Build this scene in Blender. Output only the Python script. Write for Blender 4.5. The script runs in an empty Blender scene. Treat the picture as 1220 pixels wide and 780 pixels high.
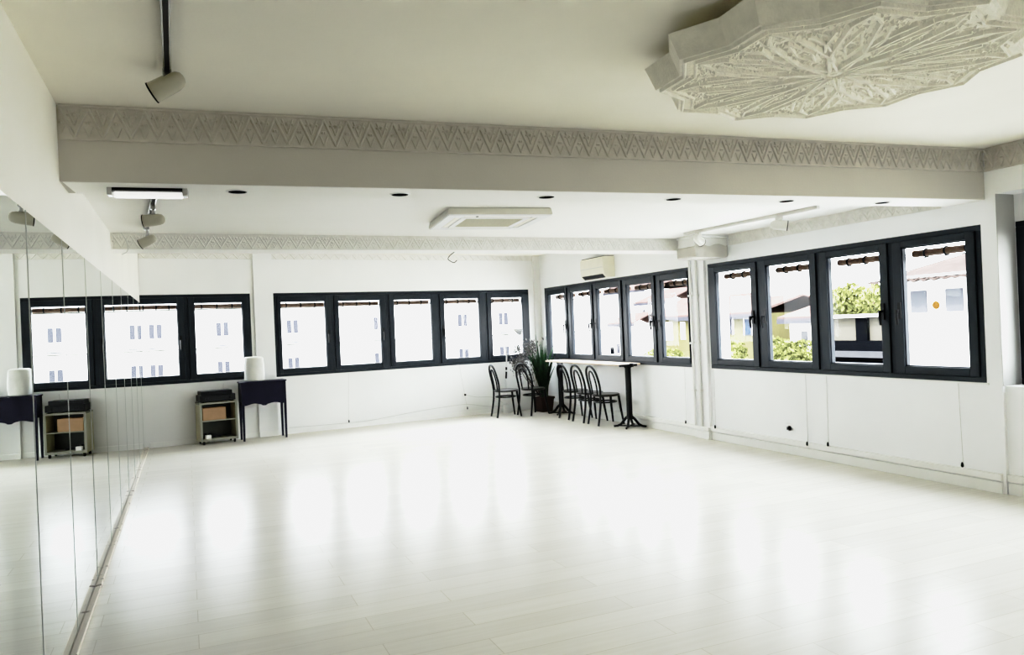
import bpy, math, random
from mathutils import Matrix, Vector, Euler
random.seed(7)
PI = math.pi
scn = bpy.context.scene
COL = scn.collection
R = math.radians

# ------------------------------------------------------------------ helpers
class MB:
    def __init__(s): s.v = []; s.f = []
    def add(s, vs, fs, M=None):
        n = len(s.v)
        s.v += [tuple(M @ Vector(p)) if M is not None else tuple(p) for p in vs]
        s.f += [tuple(i + n for i in q) for q in fs]
        return s
    def box(s, x0, x1, y0, y1, z0, z1, M=None):
        vs = [(x0,y0,z0),(x1,y0,z0),(x1,y1,z0),(x0,y1,z0),(x0,y0,z1),(x1,y0,z1),(x1,y1,z1),(x0,y1,z1)]
        return s.add(vs, [(3,2,1,0),(4,5,6,7),(0,1,5,4),(1,2,6,5),(2,3,7,6),(3,0,4,7)], M)
    def tube(s, pts, r, seg=8, closed=False, M=None, flat=1.0):
        pts = [Vector(p) for p in pts]; n = len(pts)
        rs = r if isinstance(r, (list, tuple)) else [r]*n
        vs = []; fs = []; up = None
        for i, p in enumerate(pts):
            if closed: t = pts[(i+1) % n] - pts[i-1]
            else: t = pts[min(i+1, n-1)] - pts[max(i-1, 0)]
            t.normalize()
            if up is None:
                up = Vector((0,0,1)) if abs(t.z) < .9 else Vector((1,0,0))
            a = (up - t*up.dot(t))
            if a.length < 1e-6: a = t.orthogonal()
            a.normalize(); up = a; b = t.cross(a)
            for k in range(seg):
                c = 2*PI*k/seg
                vs.append(p + (a*math.cos(c)*flat + b*math.sin(c))*rs[i])
        m = n if closed else n-1
        for i in range(m):
            for k in range(seg):
                j = (i+1) % n; k2 = (k+1) % seg
                fs.append((i*seg+k, i*seg+k2, j*seg+k2, j*seg+k))
        if not closed:
            fs.append(tuple(reversed(range(seg)))); fs.append(tuple((n-1)*seg+k for k in range(seg)))
        return s.add(vs, fs, M)
    def lathe(s, prof, seg=24, M=None, closed=False):
        vs = []; fs = []; n = len(prof)
        for (r, z) in prof:
            for k in range(seg):
                c = 2*PI*k/seg; vs.append((r*math.cos(c), r*math.sin(c), z))
        for i in range(n if closed else n-1):
            j = (i+1) % n
            for k in range(seg):
                k2 = (k+1) % seg
                fs.append((i*seg+k, i*seg+k2, j*seg+k2, j*seg+k))
        if not closed:
            fs.append(tuple(reversed(range(seg)))); fs.append(tuple((n-1)*seg+k for k in range(seg)))
        return s.add(vs, fs, M)
    def prism(s, poly, a0, a1, axis='z', M=None):
        n = len(poly); vs = []
        for a in (a0, a1):
            for (p, q) in poly:
                vs.append({'z': (p, q, a), 'y': (p, a, q), 'x': (a, p, q)}[axis])
        fs = [tuple(reversed(range(n))), tuple(range(n, 2*n))]
        for i in range(n):
            j = (i+1) % n; fs.append((i, j, n+j, n+i))
        return s.add(vs, fs, M)
    def bar(s, p, q, w, h, nrm=(0,-1,0), M=None):
        # bar of width w between p and q lying on a surface whose normal is nrm, raised by h with a narrower crest
        p = Vector(p); q = Vector(q); t = (q-p); t.normalize(); nr = Vector(nrm); b = t.cross(nr)*(w/2)
        vs = [p-b, p+b, q+b, q-b, p-b*.45+nr*h, p+b*.45+nr*h, q+b*.45+nr*h, q-b*.45+nr*h]
        return s.add(vs, [(3,2,1,0),(4,5,6,7),(0,1,5,4),(1,2,6,5),(2,3,7,6),(3,0,4,7)], M)
    def build(s, name, mat, parent=None, smooth=False, bevel=0, loc=None, rotz=None):
        me = bpy.data.meshes.new(name); me.from_pydata(s.v, [], s.f); me.validate()
        import bmesh
        bm = bmesh.new(); bm.from_mesh(me); bmesh.ops.recalc_face_normals(bm, faces=bm.faces); bm.to_mesh(me); bm.free()
        if smooth:
            me.polygons.foreach_set('use_smooth', [True]*len(me.polygons)); me.set_sharp_from_angle(angle=R(40))
        me.materials.append(mat)
        o = bpy.data.objects.new(name, me); COL.objects.link(o)
        if parent is not None: o.parent = parent
        if loc is not None: o.location = loc
        if rotz is not None: o.rotation_euler = (0, 0, rotz)
        if bevel:
            b = o.modifiers.new('bevel', 'BEVEL'); b.width = bevel; b.segments = 2; b.limit_method = 'ANGLE'; b.angle_limit = R(40)
        return o

def tag(o, label=None, cat=None, group=None, kind=None):
    if label: o['label'] = label
    if cat: o['category'] = cat
    if group: o['group'] = group
    if kind: o['kind'] = kind
    return o
def thing(name, label, cat, loc=(0,0,0), rotz=0, group=None, kind=None):
    o = bpy.data.objects.new(name, None); COL.objects.link(o)
    o.empty_display_size = .1
    o.location = loc; o.rotation_euler = (0, 0, rotz)
    return tag(o, label, cat, group, kind)
def dup(root, loc, rotz, label):
    r = root.copy(); COL.objects.link(r); r.location = loc; r.rotation_euler = (0, 0, rotz); r['label'] = label
    for ch in list(root.children):
        c = ch.copy(); COL.objects.link(c); c.parent = r
        for g in list(ch.children):
            d = g.copy(); COL.objects.link(d); d.parent = c
    return r
def struct(o): o['kind'] = 'structure'; return o
def arc(pts, n=24):
    # Catmull-Rom through pts
    P = [Vector(p) for p in pts]; P = [P[0]*2-P[1]] + P + [P[-1]*2-P[-2]]; out = []
    m = len(P)-3
    for i in range(m):
        a, b, c, d = P[i:i+4]; k = max(2, n//m)
        for j in range(k):
            t = j/k
            out.append(.5*((2*b)+(c-a)*t+(2*a-5*b+4*c-d)*t*t+(3*b-a-3*c+d)*t**3))
    out.append(P[-2]); return out

# ------------------------------------------------------------------ materials
def newmat(name):
    m = bpy.data.materials.new(name); m.use_nodes = True
    nt = m.node_tree; b = nt.nodes['Principled BSDF']; return m, nt, b
def pmat(name, col, rough=.5, metal=0, noise=0, scale=8, bump=0, bscale=60, spec=.5, detail=4):
    m, nt, b = newmat(name)
    b.inputs['Roughness'].default_value = rough; b.inputs['Metallic'].default_value = metal
    b.inputs['Specular IOR Level'].default_value = spec
    c = (*col, 1)
    tc = nt.nodes.new('ShaderNodeTexCoord')
    n = nt.nodes.new('ShaderNodeTexNoise'); n.inputs['Scale'].default_value = scale; n.inputs['Detail'].default_value = detail
    nt.links.new(tc.outputs['Object'], n.inputs['Vector'])
    r = nt.nodes.new('ShaderNodeValToRGB')
    k = max(noise, .01)
    r.color_ramp.elements[0].position = .3; r.color_ramp.elements[1].position = .7
    r.color_ramp.elements[0].color = (*[max(0, x*(1-k)) for x in col], 1)
    r.color_ramp.elements[1].color = (*[min(1, x*(1+k)) for x in col], 1)
    nt.links.new(n.outputs['Fac'], r.inputs['Fac']); nt.links.new(r.outputs['Color'], b.inputs['Base Color'])
    if bump:
        n2 = nt.nodes.new('ShaderNodeTexNoise'); n2.inputs['Scale'].default_value = bscale; n2.inputs['Detail'].default_value = 6
        nt.links.new(tc.outputs['Object'], n2.inputs['Vector'])
        bp = nt.nodes.new('ShaderNodeBump'); bp.inputs['Strength'].default_value = bump; bp.inputs['Distance'].default_value = .01
        nt.links.new(n2.outputs['Fac'], bp.inputs['Height']); nt.links.new(bp.outputs['Normal'], b.inputs['Normal'])
    return m

M_wall = pmat('white_wall_paint', (.90,.905,.91), .6, noise=.02, scale=1.5, bump=.08, bscale=90)
M_bwall = pmat('back_wall_paint', (.83,.83,.82), .6, noise=.02, scale=1.5, bump=.08, bscale=90)
M_lwall = pmat('left_wall_paint', (.91,.89,.82), .6, noise=.02, scale=1.5, bump=.08, bscale=90)
M_ceil = pmat('cream_ceiling_paint', (.92,.89,.79), .7, noise=.03, scale=1.2, bump=.06, bscale=70)
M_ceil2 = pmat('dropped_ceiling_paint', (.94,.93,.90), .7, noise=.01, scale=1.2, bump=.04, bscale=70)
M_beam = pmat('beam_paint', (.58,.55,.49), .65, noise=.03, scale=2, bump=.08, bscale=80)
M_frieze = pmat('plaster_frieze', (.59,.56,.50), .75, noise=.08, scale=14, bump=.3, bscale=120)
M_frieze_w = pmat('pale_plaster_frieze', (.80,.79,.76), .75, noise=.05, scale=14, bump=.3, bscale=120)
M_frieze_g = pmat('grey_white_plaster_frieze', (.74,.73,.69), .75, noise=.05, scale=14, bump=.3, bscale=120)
M_plaster = pmat('carved_plaster', (.90,.875,.78), .75, noise=.06, scale=20, bump=.35, bscale=90)
M_corbel = pmat('grey_plaster', (.56,.54,.49), .7, noise=.05, scale=6)
M_jamb_shade = pmat('jamb_shade_grey', (.40,.395,.37), .7, noise=.03, scale=4)  # white jamb darkened to grey: its shade is put into the colour
M_trim = pmat('white_gloss_trim', (.86,.86,.84), .4, noise=.02, scale=4)
M_frame = pmat('anthracite_aluminium', (.013,.018,.025), .42, metal=0, noise=.15, scale=3, spec=.3)
M_black = pmat('black_plastic', (.006,.006,.007), .5, noise=.1, scale=12, spec=.25)
M_blackmetal = pmat('black_painted_metal', (.005,.005,.006), .4, noise=.1, scale=10, spec=.3)
M_seat = pmat('dark_seat_plywood', (.018,.016,.015), .3, noise=.2, scale=14, spec=.6)
M_track = pmat('steel_track', (.45,.45,.44), .25, metal=.9, noise=.05, scale=20)
M_wtrack = pmat('white_track', (.72,.71,.67), .4, noise=.03, scale=10)
M_spot = pmat('beige_lamp_enamel', (.44,.42,.33), .35, noise=.03, scale=10)
M_wspot = pmat('white_lamp_enamel', (.74,.73,.68), .35, noise=.03, scale=10)
M_ac = pmat('ivory_plastic', (.80,.77,.66), .4, noise=.02, scale=8)
M_acw = pmat('white_ac_plastic', (.66,.64,.57), .4, noise=.02, scale=8)
M_grille = pmat('beige_grille', (.50,.47,.36), .5, noise=.05, scale=40)
M_desk = pmat('navy_lacquer', (.009,.008,.022), .45, noise=.15, scale=5, spec=.25)
M_cartside = pmat('olive_beige_laminate', (.62,.60,.44), .45, noise=.05, scale=5)
M_cartedge = pmat('grey_laminate_edge', (.25,.25,.20), .5, noise=.06, scale=8)
M_cartin = pmat('dark_cart_interior', (.05,.055,.045), .6, noise=.2, scale=6)
M_cardboard = pmat('brown_cardboard', (.36,.22,.12), .7, noise=.08, scale=12)
M_white = pmat('plain_white', (.85,.85,.84), .5, noise=.02, scale=6)
M_diff = pmat('lit_diffuser', (.85,.85,.84), .5, noise=.02, scale=6)
M_diff.node_tree.nodes['Principled BSDF'].inputs['Emission Color'].default_value = (1,.99,.96,1); M_diff.node_tree.nodes['Principled BSDF'].inputs['Emission Strength'].default_value = .7
M_cloth = pmat('white_cloth', (.66,.66,.63), .85, noise=.06, scale=6, bump=.5, bscale=14)
M_pot = pmat('brown_terracotta', (.045,.022,.015), .6, noise=.15, scale=9)
M_soil = pmat('potting_soil', (.03,.02,.014), .9, noise=.3, scale=50, bump=.8, bscale=60)
M_leaf = pmat('dark_green_leaf', (.018,.05,.02), .4, noise=.35, scale=11)
M_shrub = pmat('variegated_leaf', (.13,.125,.12), .6, noise=.9, scale=30)
M_stem = pmat('brown_stem', (.05,.035,.025), .7, noise=.2, scale=30)
M_tabletop = pmat('pale_wood_top', (.62,.50,.38), .35, noise=.12, scale=6)
M_shade = pmat('silver_lamp_shade', (.42,.42,.42), .35, metal=.3, noise=.05, scale=10)
M_blind = pmat('bamboo_blind', (.36,.24,.18), .7, noise=.35, scale=25)
M_cord = pmat('grey_cord', (.62,.62,.60), .8, noise=.05, scale=30)
M_rail = pmat('blind_rail', (.62,.60,.57), .5, noise=.05, scale=10)
def translucent(m, col, fac):
    nt = m.node_tree; b = nt.nodes['Principled BSDF']; o = nt.nodes['Material Output']
    t_ = nt.nodes.new('ShaderNodeBsdfTranslucent'); t_.inputs['Color'].default_value = (*col, 1)
    x_ = nt.nodes.new('ShaderNodeMixShader'); x_.inputs[0].default_value = fac
    nt.links.new(b.outputs[0], x_.inputs[1]); nt.links.new(t_.outputs[0], x_.inputs[2]); nt.links.new(x_.outputs[0], o.inputs['Surface'])
translucent(M_blind, (.30,.20,.15), .5)
M_orange = pmat('orange_sticker', (.95,.45,.09), .6, noise=.25, scale=60)
M_lip = None
M_seam = pmat('grey_seam', (.55,.57,.54), .5, noise=.05, scale=6)
M_recess = pmat('matt_black_recess', (.003,.003,.003), .9, noise=.1, scale=10, spec=.02)
# chipped skirting lip under the mirrors
m, nt, b = newmat('chipped_wood_lip'); M_lip = m
tc = nt.nodes.new('ShaderNodeTexCoord'); n = nt.nodes.new('ShaderNodeTexNoise'); n.inputs['Scale'].default_value = 14; n.inputs['Detail'].default_value = 8
r = nt.nodes.new('ShaderNodeValToRGB'); r.color_ramp.elements[0].position = .33; r.color_ramp.elements[1].position = .40
r.color_ramp.elements[0].color = (.16,.12,.09,1); r.color_ramp.elements[1].color = (.62,.57,.49,1)
nt.links.new(tc.outputs['Object'], n.inputs['Vector']); nt.links.new(n.outputs['Fac'], r.inputs['Fac']); nt.links.new(r.outputs['Color'], b.inputs['Base Color'])
b.inputs['Roughness'].default_value = .6

# floor: pale planks running across the room, semi-gloss
m, nt, b = newmat('pale_plank_floor'); M_floor = m
tc = nt.nodes.new('ShaderNodeTexCoord')
br = nt.nodes.new('ShaderNodeTexBrick'); br.offset = .37; br.squash = 1
br.inputs['Scale'].default_value = 1; br.inputs['Brick Width'].default_value = 1.29; br.inputs['Row Height'].default_value = .192
br.inputs['Mortar Size'].default_value = .0022; br.inputs['Mortar Smooth'].default_value = .4
br.inputs['Color1'].default_value = (.68,.66,.61,1); br.inputs['Color2'].default_value = (.73,.71,.655,1); br.inputs['Mortar'].default_value = (.56,.53,.46,1)
nt.links.new(tc.outputs['Object'], br.inputs['Vector'])
mp = nt.nodes.new('ShaderNodeMapping'); mp.inputs['Scale'].default_value = (.7, 14, 1)
nt.links.new(tc.outputs['Object'], mp.inputs['Vector'])
gn = nt.nodes.new('ShaderNodeTexNoise'); gn.inputs['Scale'].default_value = 2.2; gn.inputs['Detail'].default_value = 7
nt.links.new(mp.outputs['Vector'], gn.inputs['Vector'])
rp = nt.nodes.new('ShaderNodeValToRGB'); rp.color_ramp.elements[0].position = .3; rp.color_ramp.elements[1].position = .72
rp.color_ramp.elements[0].color = (.94,.935,.925,1); rp.color_ramp.elements[1].color = (1,1,1,1)
nt.links.new(gn.outputs['Fac'], rp.inputs['Fac'])
mx = nt.nodes.new('ShaderNodeMix'); mx.data_type = 'RGBA'; mx.blend_type = 'MULTIPLY'; mx.inputs[0].default_value = 1
nt.links.new(br.outputs['Color'], mx.inputs[6]); nt.links.new(rp.outputs['Color'], mx.inputs[7])
nt.links.new(mx.outputs[2], b.inputs['Base Color'])
rr = nt.nodes.new('ShaderNodeMapRange'); rr.inputs[3].default_value = .22; rr.inputs[4].default_value = .28
nt.links.new(gn.outputs['Fac'], rr.inputs[0]); nt.links.new(rr.outputs[0], b.inputs['Roughness'])
b.inputs['Specular IOR Level'].default_value = .25
bp = nt.nodes.new('ShaderNodeBump'); bp.inputs['Strength'].default_value = .12; bp.inputs['Distance'].default_value = .004
nt.links.new(br.outputs['Fac'], bp.inputs['Height']); bp.invert = True
nt.links.new(bp.outputs['Normal'], b.inputs['Normal'])

df = nt.nodes.new('ShaderNodeBsdfDiffuse'); xs = nt.nodes.new('ShaderNodeMixShader'); xs.inputs[0].default_value = .50
nt.links.new(mx.outputs[2], df.inputs['Color']); nt.links.new(b.outputs[0], xs.inputs[1]); nt.links.new(df.outputs[0], xs.inputs[2])
nt.links.new(xs.outputs[0], nt.nodes['Material Output'].inputs['Surface'])
# mirror
m, nt, b = newmat('mirror_silver'); M_mirror = m
b.inputs['Metallic'].default_value = 1; b.inputs['Roughness'].default_value = 0.0
tc = nt.nodes.new('ShaderNodeTexCoord'); n = nt.nodes.new('ShaderNodeTexNoise'); n.inputs['Scale'].default_value = .8
nt.links.new(tc.outputs['Object'], n.inputs['Vector'])
r = nt.nodes.new('ShaderNodeValToRGB'); r.color_ramp.elements[0].color = (.885,.925,.895,1); r.color_ramp.elements[1].color = (.90,.935,.91,1)
nt.links.new(n.outputs['Fac'], r.inputs['Fac']); nt.links.new(r.outputs['Color'], b.inputs['Base Color'])

# thin window glass
m = bpy.data.materials.new('window_glass'); m.use_nodes = True; M_glass = m; nt = m.node_tree; nt.nodes.clear()
out = nt.nodes.new('ShaderNodeOutputMaterial'); tr = nt.nodes.new('ShaderNodeBsdfTransparent'); gl = nt.nodes.new('ShaderNodeBsdfGlossy')
gl.inputs['Roughness'].default_value = .02
tr.inputs['Color'].default_value = (.95,.96,.96,1)
lw = nt.nodes.new('ShaderNodeLayerWeight'); lw.inputs['Blend'].default_value = .5
pw = nt.nodes.new('ShaderNodeMath'); pw.operation = 'POWER'; pw.inputs[1].default_value = 4
fr = nt.nodes.new('ShaderNodeMath'); fr.operation = 'MULTIPLY_ADD'; fr.inputs[1].default_value = .45; fr.inputs[2].default_value = .010
nt.links.new(lw.outputs['Facing'], pw.inputs[0]); nt.links.new(pw.outputs[0], fr.inputs[0])
ms = nt.nodes.new('ShaderNodeMixShader')
nt.links.new(fr.outputs[0], ms.inputs[0]); nt.links.new(tr.outputs[0], ms.inputs[1]); nt.links.new(gl.outputs[0], ms.inputs[2]); nt.links.new(ms.outputs[0], out.inputs['Surface'])

# ------------------------------------------------------------------ room numbers
XL, XR = -.5715, 5.968
BSL = .1039; BROT = math.atan(BSL); BL0 = (0, 12.0004, 0); BN = math.sqrt(1+BSL*BSL)   # back wall runs slightly askew
RL0 = (XR, 12.60, 0); RROT = -PI/2                                                        # right wall frame: local x runs toward the camera
def rs(Y): return 12.60 - Y
ZC, ZM, ZW0, ZW1 = 2.776, 2.487, .885, 2.168
YF = -2.6

def wall_boxes(mb, s0, s1, z0, z1, d0, d1, holes):
    xs = sorted({s0, s1, *[h[0] for h in holes], *[h[1] for h in holes]})
    for a, c in zip(xs, xs[1:]):
        h = [q for q in holes if q[0] <= a+1e-6 and q[1] >= c-1e-6]
        if not h: mb.box(a, c, d0, d1, z0, z1)
        else:
            mb.box(a, c, d0, d1, z0, h[0][2]); mb.box(a, c, d0, d1, h[0][3], z1)

# ------------------------------------------------------------------ shell
struct(MB().box(XL-.3, 6.45, YF-.2, 13.0, -.15, 0).build('floor', M_floor))
cm = MB()
cm.box(XL-.3, 6.45, YF-.2, 13.0, ZC, ZC+.2)
struct(cm.build('ceiling', M_ceil))
y1 = lambda x: 4.5878-.0741*x+.35
dm = MB(); dm.prism([(XL-.02, y1(XL)-.05), (XR+.02, y1(XR)-.05), (XR+.02, 7.66+.0129*XR+.05), (XL-.02, 7.66)], ZM, ZC-.002, 'z')
struct(dm.build('ceiling', M_ceil2))
w = MB(); w.box(XL-.25, XL-.012, YF, 11.912, 0, ZC); struct(w.build('wall_left', M_lwall))
w = MB(); w.box(XL-.25, 6.4, YF-.2, YF, 0, ZC); struct(w.build('wall_front', M_wall))

W1 = (-.76*BN, .905*BN); W2 = (1.245*BN, 5.735*BN)
w = MB(); wall_boxes(w, -1.0, 6.30, 0, ZC, 0, .26, [(W1[0], W1[1], ZW0, ZW1), (W2[0], W2[1], ZW0, ZW1)])
struct(w.build('wall_back', M_bwall, loc=BL0, rotz=BROT))
w = MB(); w.box(.955*BN, 1.232*BN, -.045, .02, 0, ZC); struct(w.build('trim_1', M_bwall, loc=BL0, rotz=BROT))
w = MB(); w.box(5.84*BN, 5.965*BN, -.05, .02, 0, ZC); struct(w.build('trim_2', M_bwall, loc=BL0, rotz=BROT))
# plaster cornice along the head of the back wall
def frieze(mb, L, z0, z1, per, h=.008, w=.014, rich=True):
    H = z1-z0
    mb.box(0, L, -.012, 0, z0, z1)
    y = -.012
    mb.box(0, L, y-h*1.2, y, z1-H*.07, z1); mb.box(0, L, y-h, y, z0, z0+H*.06)
    n = max(1, int(round(L/per))); per = L/n
    for i in range(n):
        a = i*per; c = a+per/2
        mb.bar((a, y, z1-H*.1), (c, y, z0+H*.08), w, h); mb.bar((c, y, z0+H*.08), (a+per, y, z1-H*.1), w, h)
        if rich:
            mb.bar((c-per*.22, y, z1-H*.12), (c, y, z0+H*.42), w*.7, h*.8); mb.bar((c, y, z0+H*.42), (c+per*.22, y, z1-H*.12), w*.7, h*.8)
            mb.bar((a-per*.0+.0, y, z0+H*.10), (a+per*.16, y, z0+H*.40), w*.6, h*.7); mb.bar((a+per*.84, y, z0+H*.40), (a+per, y, z0+H*.10), w*.6, h*.7)
            for (dx, dz, q) in ((c, z1-H*.27, .5), (a+per*.04, z0+H*.50, .4), (a+per*.96, z0+H*.50, .4), (c-per*.2, z0+H*.72, .35), (c+per*.2, z0+H*.72, .35)):
                rr_ = per*.11*q*2
                pts = [(dx+rr_*math.cos(t*PI/3), y, dz+rr_*math.sin(t*PI/3)) for t in range(6)]
                mb.add(pts+[(dx, y-h, dz)], [(t, (t+1) % 6, 6) for t in range(6)])
    return mb
struct(frieze(MB(), 6.45, 2.685, ZC, .14, rich=False).build('trim_3', M_frieze_w, loc=(XL, 12.0004+BSL*XL-.003, 0), rotz=BROT))

# right wall (flush windows 2 + 3, then a deeper bay with window 4)
R2 = (rs(12.40), rs(8.075)); R3 = (rs(7.722), rs(4.19))
w = MB(); wall_boxes(w, -.02, rs(4.06), 0, ZC, 0, .30, [(R2[0], R2[1], ZW0, ZW1+.005), (R3[0], R3[1], ZW0, ZW1+.005)])
struct(w.build('wall_right', M_wall, loc=RL0, rotz=RROT))
R4 = (rs(4.05), rs(.2))
w = MB()
w.box(rs(4.06), rs(YF), .03, .22, 0, .865)                   # low wall under the deep bay
w.box(rs(4.06), rs(YF), 0, .30, 2.40, ZC)                    # lintel
w.box(rs(.2), rs(YF), .03, .22, .865, 2.40)
wall_boxes(w, rs(4.06), rs(YF), .0, 2.6, .22, .34, [(R4[0]-.01, R4[1], .865, 2.18)])
struct(w.build('wall_right', M_wall, loc=RL0, rotz=RROT))
# flat pier between the two flush right-hand windows, with pipes
w = MB(); w.box(rs(8.05), rs(7.76), -.035, .02, 0, 2.22); struct(w.build('trim_4', M_wall, loc=RL0, rotz=RROT))
w = MB()
for Yq, r_ in ((8.02, .016), (7.90, .02)):
    w.tube([(rs(Yq), -.055, .155), (rs(Yq), -.055, 2.36)], r_, 10)
    for z in (.6, 1.2, 1.8): w.box(rs(Yq)-r_*1.5, rs(Yq)+r_*1.5, -.08, -.034, z-.012, z+.012)
struct(w.build('trim_5', M_trim, loc=RL0, rotz=RROT, smooth=True))
# skirting / trunking along right and back walls
w = MB()
for a, c in ((.03, rs(8.05)), (rs(7.76), rs(4.085))):
    w.box(a, c, -.018, 0, 0, .095); w.box(a, c, -.030, 0, .105, .16)
w.box(rs(8.05), rs(7.76), -.053, -.035, 0, .095); w.box(rs(8.05), rs(7.76), -.06, -.035, .105, .15)
w.box(rs(4.06)+.005, rs(YF), .008, .03, 0, .095); w.box(rs(4.06)+.005, rs(YF), 0, .03, .105, .16)
struct(w.build('baseboard_right', M_trim, loc=RL0, rotz=RROT, bevel=.004))
w = MB()
for a, c in ((-.53, .955*BN), (1.232*BN, 5.90)): w.box(a, c, -.014, 0, 0, .075)
w.box(.955*BN, 1.232*BN, -.059, -.045, 0, .075)
struct(w.build('baseboard_back', M_trim, loc=BL0, rotz=BROT, bevel=.003))
w = MB(); w.box(XL, XL+.034, YF, 11.9, 0, .022); struct(w.build('baseboard_left', M_lip, bevel=.004))

# beams + friezes
B1L = (0, 4.5878, 0); B1R = math.atan(-.0741)
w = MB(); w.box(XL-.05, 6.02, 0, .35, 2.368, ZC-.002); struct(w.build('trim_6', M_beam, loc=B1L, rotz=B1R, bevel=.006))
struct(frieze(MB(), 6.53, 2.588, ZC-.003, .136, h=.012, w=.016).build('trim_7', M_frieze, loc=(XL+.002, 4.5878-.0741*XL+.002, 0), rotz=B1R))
B2R = math.atan(.0129)
w = MB(); w.box(XL-.05, 6.02, 0, .35, 2.34, ZC-.002); struct(w.build('trim_8', M_ceil2, loc=(0, 7.6576, 0), rotz=B2R, bevel=.006))
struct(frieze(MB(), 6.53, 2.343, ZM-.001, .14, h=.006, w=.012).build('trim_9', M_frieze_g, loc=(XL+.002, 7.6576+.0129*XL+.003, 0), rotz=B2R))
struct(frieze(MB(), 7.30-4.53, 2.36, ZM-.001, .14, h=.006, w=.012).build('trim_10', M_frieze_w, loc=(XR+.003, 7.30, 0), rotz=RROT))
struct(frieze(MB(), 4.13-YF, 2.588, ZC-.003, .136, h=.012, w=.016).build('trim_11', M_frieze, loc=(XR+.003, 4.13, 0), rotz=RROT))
w = MB(); w.box(XL, 6.0, .004, .35, 2.3655, 2.368); struct(w.build('trim_17', M_ceil2, loc=B1L, rotz=B1R))  # added thin sheet: pale colour paints in the lighter look of the beam underside
w = MB(); w.box(rs(4.06), rs(4.06)+.004, .002, .218, .866, 2.40); struct(w.build('trim_16', M_jamb_shade, loc=RL0, rotz=RROT))  # added panel over the bay jamb, grey in place of the shade there
# plaster corbel at the right end of the far beam
w = MB()
n_ = 16
top = [(5.50+.42*i/n_, 2.365+.014*math.sin(2*PI*i/n_*1.6+.4)) for i in range(n_+1)]
w.prism([(5.48, 2.24), (5.50, 2.222), (5.92, 2.222), (5.94, 2.24)] + [(5.94, 2.36)] + top[::-1] + [(5.48, 2.34)], 7.30, 7.66, 'y')
struct(w.build('trim_12', M_corbel))
w = MB(); w.box(5.49, 5.965, 7.33, 7.655, 2.35, 2.455); w.box(5.47, 5.965, 7.29, 7.655, 2.455, ZM-.001); struct(w.build('trim_13', M_trim, bevel=.005))

# ------------------------------------------------------------------ windows
def make_window(n, s0, s1, z0, z1, panes, zp0, zp1, handles, loc, rotz, d=0.0, sash=.062):
    root = thing('window_%d' % n, None, None, loc, rotz, kind='structure')
    fr = MB(); f = .045; D0, D1 = d-.004, d+.065
    fr.box(s0, s1, D0, D1, z0, z0+f); fr.box(s0, s1, D0, D1, z1-f, z1)
    fr.box(s0, s0+f, D0, D1, z0+f, z1-f); fr.box(s1-f, s1, D0, D1, z0+f, z1-f)
    mids = [((panes[i][1]+panes[i+1][0])/2) for i in range(len(panes)-1)]
    for mth in mids: fr.box(mth-.03, mth+.03, D0, D1, z0+f, z1-f)
    fr.build('frame', M_frame, root, bevel=.004)
    edges = [s0+f] + mids + [s1-f]
    for i, (a, c) in enumerate(panes):
        L = edges[i]+(.031 if i else .001); Rr_ = edges[i+1]-(.031 if i < len(panes)-1 else .001)
        sb = MB(); S0, S1 = d-.022, d+.05
        sb.box(L, a, S0, S1, z0+f+.002, z1-f-.002); sb.box(c, Rr_, S0, S1, z0+f+.002, z1-f-.002)
        sb.box(a, c, S0, S1, z0+f+.002, zp0); sb.box(a, c, S0, S1, zp1, z1-f-.002)
        # glazing bead
        for (p, q, t, u) in ((a, a+.010, zp0, zp1), (c-.010, c, zp0, zp1), (a+.010, c-.010, zp0, zp0+.010), (a+.010, c-.010, zp1-.010, zp1)):
            sb.box(p, q, d-.008, d+.04, t, u)
        so = sb.build('sash', M_frame, root, bevel=.004)
        pn = MB(); pn.add([(a, d+.016, zp0), (c, d+.016, zp0), (c, d+.016, zp1), (a, d+.016, zp1)], [(0,1,2,3)])
        pn.build('pane', M_glass, so)
        for (k, side) in handles:
            if k == i:
                hx = a-.028 if side < 0 else c+.028
                h = MB(); h.box(hx-.018, hx+.018, d-.034, d-.022, 1.425, 1.575)
                h.tube([(hx, d-.028, 1.50), (hx, d-.065, 1.50)], .010, 8)
                h.tube([(hx, d-.065, 1.508), (hx, d-.070, 1.45), (hx, d-.062, 1.375)], [.015,.014,.011], 8)
                h.build('handle', M_blackmetal, so, smooth=True)
    return root
B_ = lambda X: X*BN
make_window(1, W1[0], W1[1], ZW0, ZW1, [(B_(-.66), B_(-.103)), (B_(.121), B_(.788))], 1.0, 2.045, [(0, 1)], BL0, BROT)
P2 = [(1.342,2.033), (2.241,2.934), (3.163,3.831), (4.062,4.731), (4.964,5.601)]
make_window(2, W2[0], W2[1], ZW0, ZW1, [(B_(a), B_(c)) for a, c in P2], 1.0, 2.035, [(0, 1), (1, 1), (3, -1)], BL0, BROT)
P3 = [(12.235,11.604), (11.383,10.711), (10.503,9.838), (9.614,8.96), (8.742,8.135)]
make_window(3, R2[0], R2[1], ZW0, ZW1+.005, [(rs(a), rs(c)) for a, c in P3], 1.0, 2.045, [(0, 1), (1, 1), (2, -1), (3, 1), (4, -1)], RL0, RROT)
P4 = [(7.574,6.935), (6.686,6.044), (5.803,5.173), (4.936,4.318)]
make_window(4, R3[0], R3[1], ZW0, ZW1+.005, [(rs(a), rs(c)) for a, c in P4], 1.0, 2.065, [(0, 1), (1, -1), (2, 1), (3, -1)], RL0, RROT)
P5 = [(3.93-.95*i, 3.30-.95*i) for i in range(4)]
make_window(5, R4[0], R4[1], .865, 2.18, [(rs(a), rs(c)) for a, c in P5], 1.0, 2.05, [(0, 1), (2, 1)], (XR+.22, 12.60, 0), RROT)
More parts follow.
